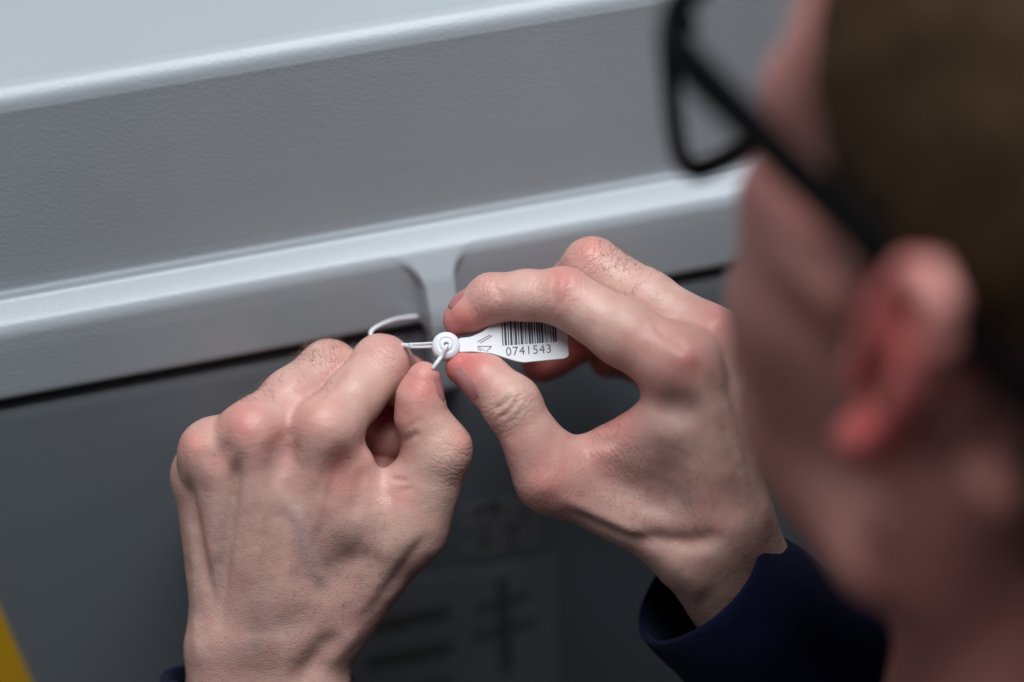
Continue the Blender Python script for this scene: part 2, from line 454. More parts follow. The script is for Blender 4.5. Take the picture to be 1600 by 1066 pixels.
class Hand:
    def __init__(s): s.palm = []; s.fingers = []; s.joints = []
    def sdf(s, P):
        d = None
        for a, b, ra, rb, k in s.palm:
            e = cone(P, a, b, ra, rb); d = e if d is None else smin(d, e, k)
        palm = d; acc = np.zeros_like(palm); dm = palm
        for segs, k, kp in s.fingers:
            e = None
            for a, b, ra, rb in segs:
                c = cone(P, a, b, ra, rb); e = c if e is None else smin(e, c, k)
            q = smin(palm, e, kp); dm = np.minimum(dm, q); acc += np.minimum(np.maximum(palm - q, 0), 60) ** 6
        w = sstep(palm, 3.0, 8.0)
        d = (1 - w) * (palm - acc ** (1 / 6)) + w * dm
        return d

def f32(*p): return np.array(C(*p), np.float32)
def finger(pts, k=3.0, kp=6.0):
    q = [(f32(*p[:3]), p[3]) for p in pts]
    return ([(a[0], b[0], a[1], b[1]) for a, b in zip(q[:-1], q[1:])], k, kp)

# ---- left hand (back of the hand towards the camera, thumb and index holding the tail)
LH = Hand()
def pl(H, a, b, ra, rb, k=9): H.palm.append((f32(*a), f32(*b), ra, rb, k))
pl(LH, (478, 965, -13), (508, 672, 10), 13, 10.0)
pl(LH, (432, 965, -12), (396, 680, 9), 13.5, 10.8)
pl(LH, (392, 970, -14), (334, 708, 2), 13, 10.6)
pl(LH, (362, 980, -17), (318, 742, -10), 13, 9.8)
pl(LH, (440, 900, -14), (430, 760, -6), 16, 16)
pl(LH, (362, 1030, -20), (366, 1400, -22), 15.0, 22, 12)
pl(LH, (474, 1030, -20), (486, 1400, -22), 15.2, 22, 12)
pl(LH, (520, 965, -18), (636, 822, -6), 14.0, 12.4)          # thumb metacarpal
pl(LH, (548, 730, 2), (562, 790, -2), 8, 9)
pl(LH, (540, 800, -4), (618, 805, -8), 11, 9)               # web muscle
LH.fingers.append(finger([(508, 672, 10, 10.2), (553, 620, 0, 9.6), (596, 571, -10, 10.0), (632, 596, -24, 8.6), (650, 622, -16, 7.6)]))
LH.fingers.append(finger([(396, 680, 9, 10.4), (455, 625, -2, 10.0), (514, 580, -14, 10.3), (586, 640, -36, 8.4), (610, 690, -26, 7.4)]))
LH.fingers.append(finger([(334, 708, 2, 10.6), (410, 668, -30, 9.4), (500, 720, -46, 8.4), (598, 742, -26, 8.0)]))
LH.fingers.append(finger([(318, 742, -10, 9.6), (352, 730, -38, 8.4), (420, 770, -48, 7.6), (480, 790, -42, 7)]))
LH.fingers.append(finger([(636, 822, -6, 12.2), (662, 760, -3, 11.2), (684, 704, 0, 10.9), (658, 652, 3, 8.0), (656, 620, 4, 6.9), (662, 590, 5, 5.3)], 4.0, 8.0))
LV, LF, LN = nets(LH.sdf, (-125, -165, -65), (-8, 12, 36), .85)
L_ST = [([(374, 700), (366, 760), (350, 880), (338, 1015)], -2.0, 11), ([(290, 740), (298, 780), (318, 880), (334, 965)], -1.6, 9),
        ([(325, 715), (330, 770), (333, 900)], .8, 15), ([(398, 700), (392, 800), (382, 960)], .9, 20), ([(500, 700), (470, 800), (440, 950)], .9, 22),
        ([(430, 760), (468, 815), (488, 890), (520, 930)], .55, 11), ([(352, 760), (345, 860), (338, 960)], .3, 8),
        ([(300, 800), (303, 900), (306, 1030)], .5, 7), ([(410, 720), (412, 800), (402, 900), (392, 1000)], .45, 7), ([(440, 720), (450, 790), (440, 870), (430, 950)], -.5, 10), ([(520, 720), (500, 790), (480, 860)], .4, 7), ([(555, 790), (570, 850), (560, 920)], .45, 8), ([(580, 700), (562, 760), (550, 820)], -.5, 10),
        ([(452, 1110), (478, 1050), (505, 1015), (535, 985)], -2.2, 20), ([(505, 1050), (560, 985), (610, 920)], .9, 12),
        ([(675, 825), (640, 875), (590, 945), (545, 1000)], -1.3, 11), ([(608, 760), (613, 780), (612, 820), (600, 870)], -.6, 11),
        ([(575, 690), (583, 720), (600, 742)], .5, 14), ([(607, 748), (640, 752)], -.7, 3.5), ([(618, 770), (650, 762)], -.4, 3.5),
        ([(625, 692), (658, 676)], -.6, 5), ([(633, 668), (664, 655)], -.35, 5),
        ([(556, 552), (520, 600), (470, 650), (440, 700)], -.7, 7), ([(470, 560), (460, 600), (480, 640)], .25, 8)]
L_BL = [(348, 705, 16, 34, 10, -1.6), (440, 705, 22, 46, 12, -2.2), (532, 735, 24, 36, 30, -2.0), (512, 905, 44, 28, 30, -.8), (444, 985, 36, 30, 0, -.8),
        (380, 660, 22, 20, 0, .4), (486, 655, 26, 22, 0, .4), (302, 697, 14, 16, 0, .7), (560, 860, 30, 40, 0, .6), (722, 690, 14, 16, 0, .8),
        (640, 630, 14, 24, 0, .5)]
LV = sculpt(LV, LN, L_ST, L_BL, -30)
LV = LV + LN * (vnoise(LV, 7, 1) * .16 + vnoise(LV, 3.2, 2) * .07)[:, None]

# ---- right hand (thumb and index pinching the seal)
RH = Hand()
pl(RH, (1120, 800, 2), (1062, 572, 16), 13.5, 11.8)
pl(RH, (1135, 800, -4), (1108, 535, 2), 13, 11.4)
pl(RH, (1140, 805, -14), (1112, 560, -16), 12, 10.6)
pl(RH, (1135, 815, -24), (1100, 610, -32), 12, 10)
pl(RH, (1060, 740, -6), (1080, 640, -6), 15, 15)
pl(RH, (1122, 840, -4), (1230, 975, -28), 15.5, 17, 12)
pl(RH, (1098, 868, -8), (1200, 1010, -32), 14.5, 17, 12)
pl(RH, (1230, 975, -28), (1480, 1240, -80), 17, 30, 12)
pl(RH, (1070, 845, -4), (862, 745, 3), 12.0, 10.4)          # thumb metacarpal
pl(RH, (1010, 720, 4), (925, 715, 0), 9, 7.0)               # web muscle
pl(RH, (1040, 660, 10), (965, 700, 2), 10, 8.0)
RH.fingers.append(finger([(1062, 572, 16, 12.0), (975, 520, 12, 10.8), (880, 464, 7, 9.4), (822, 462, 5, 8.0), (768, 466, 2, 7.9), (732, 490, -.5, 6.6), (716, 501, -1.5, 5.0)]))
RH.fingers.append(finger([(1108, 535, 2, 11.5), (1010, 470, -4, 10.0), (925, 418, -12, 9.8), (868, 470, -28, 8.2), (820, 520, -26, 7.4)], 3.0, 5.0))
RH.fingers.append(finger([(1112, 560, -16, 10.6), (1010, 500, -36, 9.6), (930, 520, -48, 8.4), (862, 555, -38, 7.6), (846, 566, -34, 7.2)], 3.0, 5.0))
RH.fingers.append(finger([(1100, 610, -32, 9.8), (1020, 570, -50, 8.4), (985, 560, -58, 7.6), (950, 560, -50, 7)], 3.0, 5.0))
RH.fingers.append(finger([(862, 745, 3, 10.6), (832, 690, 5, 9.2), (800, 632, 6, 9.2), (758, 592, 4, 7.6), (722, 574, 2, 5.6)], 4.0, 9.0))
RV, RF, RN = nets(RH.sdf, (-30, -110, -75), (95, 42, 38), .85)
R_ST = [([(1078, 570), (1108, 640), (1130, 720), (1152, 800)], 1.3, 15), ([(1118, 540), (1128, 620), (1150, 700), (1172, 780)], 1.0, 10),
        ([(980, 832), (1040, 846), (1080, 848), (1140, 836)], -2.6, 16), ([(1035, 868), (1075, 905), (1105, 940)], 1.2, 18),
        ([(862, 775), (950, 812), (1030, 846)], 1.0, 11), ([(870, 786), (960, 830), (1040, 862)], -.7, 9),
        ([(768, 641), (785, 634), (803, 614)], -.9, 4.5), ([(774, 656), (795, 645), (815, 614)], -.9, 4.5), ([(782, 668), (806, 652), (822, 630)], -.4, 4),
        ([(872, 420), (868, 446), (860, 470)], -.35, 4), ([(892, 425), (886, 450), (884, 476)], -.35, 4), ([(880, 424), (876, 450), (872, 474)], .3, 5),
        ([(885, 676), (920, 690), (972, 690)], -.8, 9), ([(930, 655), (950, 668), (972, 664)], -.5, 5), ([(915, 700), (960, 712)], .5, 12),
        ([(770, 440), (776, 452), (786, 470)], -.55, 6), ([(935, 560), (950, 590), (972, 612)], -.5, 6),
        ([(1014, 505), (1050, 530), (1086, 560)], -.6, 8), ([(940, 610), (980, 600), (1010, 610)], -.4, 5), ([(955, 622), (990, 622)], -.4, 5)]
R_BL = [(1050, 640, 34, 26, 20, -2.6), (1000, 755, 60, 40, 20, -1.8), (1072, 556, 22, 20, 0, 1.0), (1122, 502, 18, 18, 0, .8), (1150, 830, 24, 28, 0, .8),
        (850, 760, 22, 18, 0, .9), (880, 442, 22, 18, 0, .6), (920, 390, 22, 16, 0, .5), (770, 448, 14, 10, 0, .4), (1095, 600, 12, 50, -10, -1.0)]
RV = sculpt(RV, RN, R_ST, R_BL, -30)
RV = RV + RN * (vnoise(RV, 7, 3) * .16 + vnoise(RV, 3.2, 4) * .07)[:, None]

# ---- head: its own axes, origin midway between the ear canals (x = right, y = forward, z = up), mm
HF = np.array([-.60, .55, -.585]); HF /= np.linalg.norm(HF)
HU = np.array([.06, .80, .58]); HU -= HF * (HU @ HF); HU /= np.linalg.norm(HU)
HR = np.cross(HF, HU)
HM = np.stack([HR, HF, HU], 1)
EAR_C = C(1412, 580, 205)
H0 = EAR_C + HR * 76
def HC(p): return H0 + np.asarray(p, float) @ HM.T           # head mm -> camera mm
def a32(*p): return np.array(p, np.float32)
EARROT = None
def ear_pts(side):
    # helix outline in the ear plane: (back, up), then flared outwards
    out = []
    for b, u in ((-14, 6), (-15, 18), (-10, 29), (0, 34), (11, 32), (18, 23), (19.5, 10), (17, -4), (11, -16), (3, -24), (-5, -28)):
        b *= .64; u = u * 1.04 + 2
        bk = b + u * .20
        out.append(a32(side * (76 + 4 + (bk + 10) * .40), -bk - 1, u + 2))
    return out
def head_sdf(P):
    ax = np.abs(P[:, 0]); Q = P.copy(); Q[:, 0] = ax          # symmetric features
    d = ellip(P, a32(0, -2, 44), (76, 98, 84))
    d = smin(d, ellip(P, a32(0, 22, -26), (66, 76, 82)), 18)
    d = smin(d, ball(Q, a32(38, 62, -34), 26), 20)            # cheek
    d = smin(d, ellip(P, a32(0, 40, 60), (68, 60, 60)), 14)   # temples and forehead
    d = smin(d, ellip(P, a32(0, 46, -72), (55, 50, 46)), 22)
    d = smin(d, cone(Q, a32(40, 8, -84), a32(12, 56, -104), 17, 15), 18)   # jaw
    d = smin(d, ball(P, a32(0, 84, -98), 13), 20)              # chin
    d = smin(d, cone(Q, a32(57, 4, -74), a32(20, 78, -94), 16, 14), 16)
    d = smin(d, cone(Q, a32(66, 30, 4), a32(47, 74, -4), 10, 13.5), 14)  # cheekbone
    d = smin(d, cone(Q, a32(52, 62, 50), a32(50, 68, 8), 9.5, 9.5), 14)   # outer rim of the orbit
    d = smin(d, cone(Q, a32(50, 74, 32), a32(14, 92, 34), 11, 11), 10)  # brow
    d = smax(d, -ellip(Q, a32(33, 104, 17), (17, 15, 12)), 9)  # eye socket
    d = smin(d, ball(Q, a32(32, 80, 17), 13.5), 3)             # eyeball under lids
    d = smin(d, cone(P, a32(0, 94, 24), a32(0, 111, -14), 7, 9.5), 8)
    d = smin(d, ball(Q, a32(11, 101, -16), 7), 5)
    d = smin(d, cone(Q, a32(0, 108, -38), a32(18, 98, -41), 5, 3), 4)
    d = smin(d, cone(Q, a32(0, 106, -48), a32(17, 97, -44), 5.5, 3), 4)
    d = smax(d, -cone(Q, a32(0, 114, -43), a32(20, 103, -43), 1.2, 1.0), 2)
    d = smin(d, cone(P, a32(0, -30, -40), a32(0, -62, -185), 54, 60), 22)   # neck
    d = smin(d, cone(Q, a32(10, -62, -215), a32(140, -62, -255), 46, 42), 36)  # shoulders under the jacket
    d = smin(d, cone(Q, a32(62, -28, -20), a32(18, 10, -170), 13, 9), 14)   # neck muscle
    for side in (-1, 1):
        e = None; hp = ear_pts(side)
        for i, (a, b) in enumerate(zip(hp[:-1], hp[1:])):
            c = cone(P, a, b, 4.0, 4.0); e = c if e is None else smin(e, c, 3)
        pla = ellip(P, a32(side * 84, -3, 4), (4.0, 12, 27))
        e = smin(e, pla, 6)
        e = smin(e, cone(P, a32(side * 85, -6, 18), a32(side * 87, -9, -10), 3.5, 3.2), 4)   # antihelix
        e = smin(e, cone(P, a32(side * 82, 1, -22), a32(side * 80, 5, -27), 4.5, 4.0), 7)         # lobe
        e = smin(e, cone(P, a32(side * 77, 12, 2), a32(side * 79, 10, -6), 4.5, 4.5), 5)              # tragus
        e = smax(e, -ellip(P, a32(side * 89, 1, -2), (8, 5.5, 12)), 5)                          # concha
        d = smin(d, e, 5)
    return d
HV, HFc, HN = nets(head_sdf, (-215, -130, -300), (215, 140, 140), 2.6)
HV = HV + HN * (vnoise(HV, 14, 5) * .35)[:, None]
# attributes of the head
h_red_shade = np.zeros(len(HV)); side = HV[:, 0] < -74
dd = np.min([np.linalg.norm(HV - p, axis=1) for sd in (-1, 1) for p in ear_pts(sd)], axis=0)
h_red_shade = np.maximum(h_red_shade, 1.0 * np.exp(-((HV[:, 1] + 2) / 22) ** 4 - ((HV[:, 2] - 3) / 42) ** 4) * sstep(np.abs(HV[:, 0]), 77, 83))  # ear redness, with the glow of light through it painted in
h_red_shade = np.maximum(h_red_shade, .35 * np.exp(-(np.linalg.norm((np.abs(HV[:, :1]) * [1, 0, 0] + HV * [0, 1, 1]) - a32(50, 72, -8), axis=1) / 26) ** 2))
h_red_shade = np.maximum(h_red_shade, .46)  # whole head tinted deeper and warmer, painted shade on the face
h_stub_shade = .15 + .38 * sstep(-HV[:, 2] + .2 * HV[:, 1], 10, 45) * sstep(HV[:, 1], -2, 25) * (HV[:, 2] > -95)  # stubble on the jaw over an even darkening painted as shade
HCV = HC(HV); HCN = HN @ HM.T

# ---- attributes of the hands
def wrinkle_attr(V, N, joints):
    m = np.zeros(len(V)); ph = np.zeros(len(V))
    for (a, b, L, back) in joints:           # bone direction a->b (px,z), reach mm, dorsal direction
        A, Bp = C(*a), C(*b); ax = (Bp - A) / np.linalg.norm(Bp - A); q = V - Bp
        t = q @ ax; r = np.linalg.norm(q - t[:, None] * ax, axis=1)
        w = np.exp(-(t / L) ** 2) * sstep(-r, -15, -10) * sstep(N @ np.array(back, float), -.1, .5)
        if tuple(back) == (0, .3, 1): w = w * .4
        ph = np.where(w > m, t, ph); m = np.maximum(m, w)
    return m, ph
lw, lp = wrinkle_attr(LV, LN, [((508, 672, 10), (597, 570, -10), 9, (-.3, .7, .6)), ((396, 680, 9), (514, 580, -14), 9, (-.3, .7, .6)),
                               ((636, 822, -6), (704, 706, 0), 8, (.7, .2, .7)), ((478, 965, 2), (508, 672, 10), 9, (0, .3, 1)), ((432, 965, 3), (396, 680, 9), 9, (0, .3, 1))])
rw, rp = wrinkle_attr(RV, RN, [((1062, 572, 16), (880, 456, 7), 8, (0, .6, .8)), ((880, 464, 7), (768, 462, 3), 5, (0, .7, .7)), ((1108, 535, 2), (925, 412, -12), 8, (0, .8, .6)),
                               ((862, 745, 3), (798, 632, 6), 7, (-.3, 0, 1)), ((1120, 800, 2), (1066, 565, 16), 10, (0, .3, 1)), ((1070, 845, -4), (860, 745, 3), 9, (-.3, -.2, 1)),
                               ((1040, 660, 10), (975, 700, 2), 10, (0, 0, 1))])
lw[:] = np.minimum(lw, 1)
l_red = paint(LV, LN, [(378, 662, 40, .55), (486, 652, 40, .35), (302, 697, 26, .45), (597, 545, 34, .25), (530, 545, 30, .25), (655, 600, 40, .75), (632, 640, 30, .5), (640, 690, 30, .25), (722, 690, 22, .35),
                       (530, 735, 45, .40), (625, 775, 34, .28), (430, 690, 40, .35), (345, 720, 26, .3), (590, 700, 30, .3), (600, 1000, 40, .2), (640, 575, 20, .5)])
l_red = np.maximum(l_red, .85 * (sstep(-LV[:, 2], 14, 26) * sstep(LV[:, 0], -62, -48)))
l_vein = paint(LV, LN, [(444, 985, 20, .25)], -20, [([(430, 760), (468, 815), (488, 890), (520, 930)], 13, .45), ([(352, 740), (345, 860), (338, 960)], 9, .4), ([(430, 760), (420, 720), (445, 690)], 10, .35),
                                        ([(560, 810), (540, 860), (488, 890)], 10, .2), ([(303, 800), (306, 1000)], 7, .3), ([(420, 900), (400, 980), (395, 1040)], 10, .35)])
l_pale = paint(LV, LN, [(690, 800, 40, .5), (620, 840, 40, .6), (500, 655, 18, .35), (600, 600, 40, .35), (690, 720, 30, .4)])
r_red = paint(RV, RN, [(1072, 556, 55, .42), (1122, 500, 45, .42), (880, 440, 34, .5), (920, 385, 30, .5), (855, 755, 55, .48), (715, 515, 45, .85), (720, 565, 50, .9), (760, 455, 30, .25), (1000, 600, 50, .3),
                       (930, 710, 50, .35), (960, 655, 50, .5), (1010, 540, 50, .3), (1115, 800, 40, .2), (800, 700, 40, .3)])
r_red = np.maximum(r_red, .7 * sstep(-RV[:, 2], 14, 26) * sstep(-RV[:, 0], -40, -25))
r_vein = paint(RV, RN, [(1050, 650, 40, .25)], -20, [([(1000, 720), (1050, 760), (1090, 800)], 12, .3), ([(1120, 640), (1130, 720)], 8, .2)])
r_pale = paint(RV, RN, [(1120, 620, 26, .6), (1130, 700, 30, .4), (810, 630, 30, .4), (1160, 800, 30, .4), (960, 490, 50, .2), (840, 600, 20, .3)])

nz = np.zeros(len(HV))
AV = np.vstack([HCV, LV, RV]); AF = np.vstack([HFc, LF + len(HCV), RF + len(HCV) + len(LV)])
P0 = W(HC((0, -55, -300)))
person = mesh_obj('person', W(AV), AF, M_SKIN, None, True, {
    'red': np.r_[h_red_shade, l_red, r_red], 'vein': np.r_[nz, l_vein, r_vein], 'pale': np.r_[nz, l_pale, r_pale],
    'stub_shade': np.r_[h_stub_shade, 0 * l_red, 0 * r_red], 'wrinkle': np.r_[nz, lw, rw], 'phase': np.r_[nz, lp, rp]})
tag(person, 'person in navy jacket leaning in and threading a white numbered seal with both hands', 'person')

# ---- hair
def hair_sdf(P):
    d = ellip(P, a32(0, -6, 45), (81, 101, 90))
    n = P.copy(); n[:, 2] *= .35
    d = smin(d, ellip(P, a32(0, 36, 62), (73, 64, 66)), 14)
    d = d - 2.2 * vnoise(n.astype(np.float64), 7, 9).astype(np.float32)
    nape = cone(P, a32(-38, -62, -10), a32(38, -62, -10), 40, 40)
    d = smin(d, nape, 20)
    ax = np.abs(P[:, 0])
    # hairline: forehead, temples, sideburn in front of the ear, around the ear, nape
    front = np.where(P[:, 2] > 30, 44 + (P[:, 2] - 30) * .42, 22 + (P[:, 2] + 6) * .61)
    front = np.where(P[:, 2] < -6, -22, front)
    cut = P[:, 1] - front + 5 * vnoise(P.astype(np.float64), 9, 12).astype(np.float32)
    cut = np.where(P[:, 2] < 34, np.maximum(cut, np.where((P[:, 1] < 8) & (P[:, 1] > -34), 30 - P[:, 2], -9)), cut)
    cut = np.maximum(cut, -(P[:, 2] + 52))
    return smax(d, cut * .8, 6)
V_, F_, N_ = nets(hair_sdf, (-95, -125, -70), (95, 115, 148), 2.4)
mesh_obj('hair', W(HC(V_)), F_, M_HAIR, person)

# ---- jacket
def sleeve(pts, radii, thick=2.2, nseg=56, seed=0, tilt=None):
    """tube with a wall and an open cuff; pts are camera mm from cuff to shoulder"""
    p = np.array(pts, float); d = np.r_[0, np.cumsum(np.linalg.norm(np.diff(p, axis=0), axis=1))]
    n = int(d[-1] / 4); t = np.linspace(0, d[-1], n)
    c = smooth_pts(np.stack([np.interp(t, d, p[:, k]) for k in range(3)], 1), 40); r = np.interp(t, d, radii)
    tan = np.gradient(c, axis=0); tan /= np.linalg.norm(tan, axis=1, keepdims=True)
    up = np.array([0, 0, 1.0]); rows = []
    for i in range(n):
        a = np.cross(tan[i], up); a /= np.linalg.norm(a); b = np.cross(a, tan[i])
        th = np.linspace(0, 2 * np.pi, nseg, endpoint=False)
        fold = 1 + .035 * np.sin(t[i] * .16 + 2 * np.sin(th + seed)) * min(1, t[i] / 25) + .03 * np.sin(3 * th + t[i] * .05 + seed)
        rr = r[i] * fold
        ring = c[i] + (np.cos(th) * rr)[:, None] * a + (np.sin(th) * rr)[:, None] * b
        if tilt is not None and t[i] < 30:
            ring = ring + tan[i] * ((np.cos(th) * tilt[0] + np.sin(th) * tilt[1]) * (1 - t[i] / 30))[:, None]
        rows.append((ring, c[i]))
    outer = [q for q, _ in rows]; inner = [cc + (q - cc) * (1 - thick / np.linalg.norm(q - cc, axis=1))[:, None] for q, cc in rows]
    lip = [outer[0] + (inner[0] - outer[0]) * .5 - tan[0] * 1.3]
    allr = inner[:40][::-1] + lip + outer
    V = np.concatenate(allr); m = len(allr); idx = np.arange(m * nseg).reshape(m, nseg)
    nx = np.roll(idx, -1, 1)
    F = np.stack([idx[:-1], nx[:-1], nx[1:], idx[1:]], -1).reshape(-1, 4)
    return V, F
LSH, RSH = HC((-165, -60, -245)), HC((165, -60, -245))
s1 = sleeve([C(408, 1060, -20), C(422, 1190, -21), C(440, 1420, -18), C(520, 1760, 70), LSH], [33, 35, 42, 52, 62], seed=1, tilt=(-4.5, 0))
s2 = sleeve([C(1096, 906, -10), C(1180, 985, -20), C(1300, 1085, -40), C(1560, 1330, -90), RSH], [27.5, 31, 37, 50, 60], seed=2, tilt=(0, 0))
def torso_sdf(P):
    Q = P.copy(); Q[:, 0] = np.abs(P[:, 0])
    d = cone(Q, a32(20, -62, -225), a32(155, -62, -250), 62, 58)
    d = smin(d, ellip(P, a32(0, -60, -380), (175, 115, 200)), 60)
    d = smax(d, -cone(P, a32(0, -30, -120), a32(0, -55, -240), 70, 66), 8)
    d = smax(d, P[:, 2] * 1.0 + 158, 10)
    return d
V_, F_, N_ = nets(torso_sdf, (-235, -200, -600), (235, 80, -140), 5)
V_ = V_ + N_ * (vnoise(V_, 40, 8) * 3)[:, None]
JV = np.vstack([s1[0], s2[0], HC(V_)]); JF = np.vstack([s1[1], s2[1] + len(s1[0]), F_ + len(s1[0]) + len(s2[0])])
mesh_obj('jacket', W(JV), JF, M_NAVY, person)

# ---- fingernails: curved plates laid on the finger surface
def nail(H, fi, centre, along, normal, length, width, lift=.25):
    c = C(*centre); al = np.array(along, float); nr = np.array(normal, float); nr /= np.linalg.norm(nr)
    al -= nr * (al @ nr); al /= np.linalg.norm(al); sd = np.cross(nr, al)
    def fs(p):
        segs, k, kp = H.fingers[fi]; e = None
        for a, b, ra, rb in segs:
            q = cone(p[None].astype(np.float32), a, b, ra, rb); e = q if e is None else smin(e, q, k)
        return float(e[0])
    nu, nv = 13, 11; V = np.zeros((nu, nv, 3)); V2 = V.copy()
    for i, a in enumerate(np.linspace(-1, 1, nu)):
        for j, b in enumerate(np.linspace(-1, 1, nv)):
            wv = 1 - .34 * max(0, -a) ** 3
            end = 1.0 if a > 0 else 1
            aa = a * length / 2 * (1 - (.22 if a > 0 else .30) * b * b * abs(a))
            p = c + al * aa + sd * b * width / 2 * wv + nr * 6; go = 0.0
            for _ in range(30):
                st = max(fs(p) * .8, -1)
                if go + st > 9.5: break
                p = p - nr * st; go += st
            l = lift + .25 * (1 - b * b) + 0
            l -= .40 * max(0, -a) ** 4 + .12 * b ** 4 + .12 * max(0, a) ** 6
            V[i, j] = p + nr * l; V2[i, j] = p + nr * (l - .7)
    idx = np.arange(nu * nv).reshape(nu, nv); n = nu * nv
    f = np.stack([idx[:-1, :-1], idx[1:, :-1], idx[1:, 1:], idx[:-1, 1:]], -1).reshape(-1, 4).tolist()
    f += [[q + n for q in x[::-1]] for x in f]
    rim = list(idx[0, :]) + list(idx[1:, -1]) + list(idx[-1, -2::-1]) + list(idx[-2:0:-1, 0])
    f += [[rim[k], rim[(k + 1) % len(rim)], rim[(k + 1) % len(rim)] + n, rim[k] + n] for k in range(len(rim))]
    mesh_obj('fingernail', W(np.concatenate([V.reshape(-1, 3), V2.reshape(-1, 3)])), f, M_NAIL, person)
nail(RH, 4, (735, 586, 4), (-.88, .42, -.1), (-.2, -.60, .77), 10.5, 8.4, .16)
nail(RH, 0, (720, 472, 2), (-.70, -.64, 0), (-.62, .74, .24), 8.5, 7.4, .10)
nail(LH, 4, (684, 606, 6), (.0, 1, 0), (.95, .1, .22), 10, 8, .10)

# ---- fine hairs on the backs of the hands
def hairs(V, N, spots):
    vs, fs = [], []; X, Y = PX(V)
    for (x, y, rx, ry, n, dx, dy, L) in spots:
        ok = np.argwhere((np.abs(X - x) < rx) & (np.abs(Y - y) < ry) & (N[:, 2] > -.1) & (V[:, 2] > -30))[:, 0]
        if len(ok) == 0: continue
        for _ in range(n):
            i = random.choice(ok); p = V[i] - N[i] * .2; nr = N[i]
            t = np.array([dx, dy, 0.0]) + np.random.randn(3) * .4; t -= nr * (t @ nr); t /= np.linalg.norm(t)
            l = L * random.uniform(.5, 1.1); base = len(vs); sd = np.cross(t, nr); bend = np.random.randn() * .25
            for s in range(5):
                u = s / 4; q = p + t * l * u + nr * l * (.75 * u - .35 * u * u) + sd * l * bend * u * u
                w = .045 * (1 - u * .8)
                vs += [q + sd * w, q - sd * w * .5 + nr * w, q - sd * w * .5 - nr * w]
            for s in range(4):
                for k in range(3):
                    a = base + s * 3 + k; b = base + s * 3 + (k + 1) % 3; fs.append((a, b, b + 3, a + 3))
    return vs, fs
v1, f1 = hairs(LV, LN, [(500, 550, 40, 22, 90, -.5, .9, 5.5), (410, 608, 40, 22, 70, -.6, .8, 5), (480, 590, 40, 30, 40, -.4, .9, 4.5), (520, 900, 80, 100, 110, .2, .8, 4.5), (330, 850, 40, 150, 40, -.3, .7, 4), (620, 880, 40, 60, 30, .3, .6, 4.5)])
v2, f2 = hairs(RV, RN, [(970, 400, 40, 25, 100, .5, .8, 5), (990, 440, 40, 30, 40, .4, .9, 4.5), (1040, 800, 90, 50, 110, -.5, .7, 5.5), (1000, 740, 80, 60, 80, -.5, .6, 4.5), (1120, 740, 50, 80, 50, -.2, .8, 4.5), (980, 530, 50, 30, 30, 0, 1, 3)])
ho = mesh_obj('hand_hair', W(np.array(v1 + v2)), [tuple(q) for q in f1] + [tuple(q + len(v1) for q in f) for f in f2], M_FUZZ, person)
ho['kind'] = 'stuff'

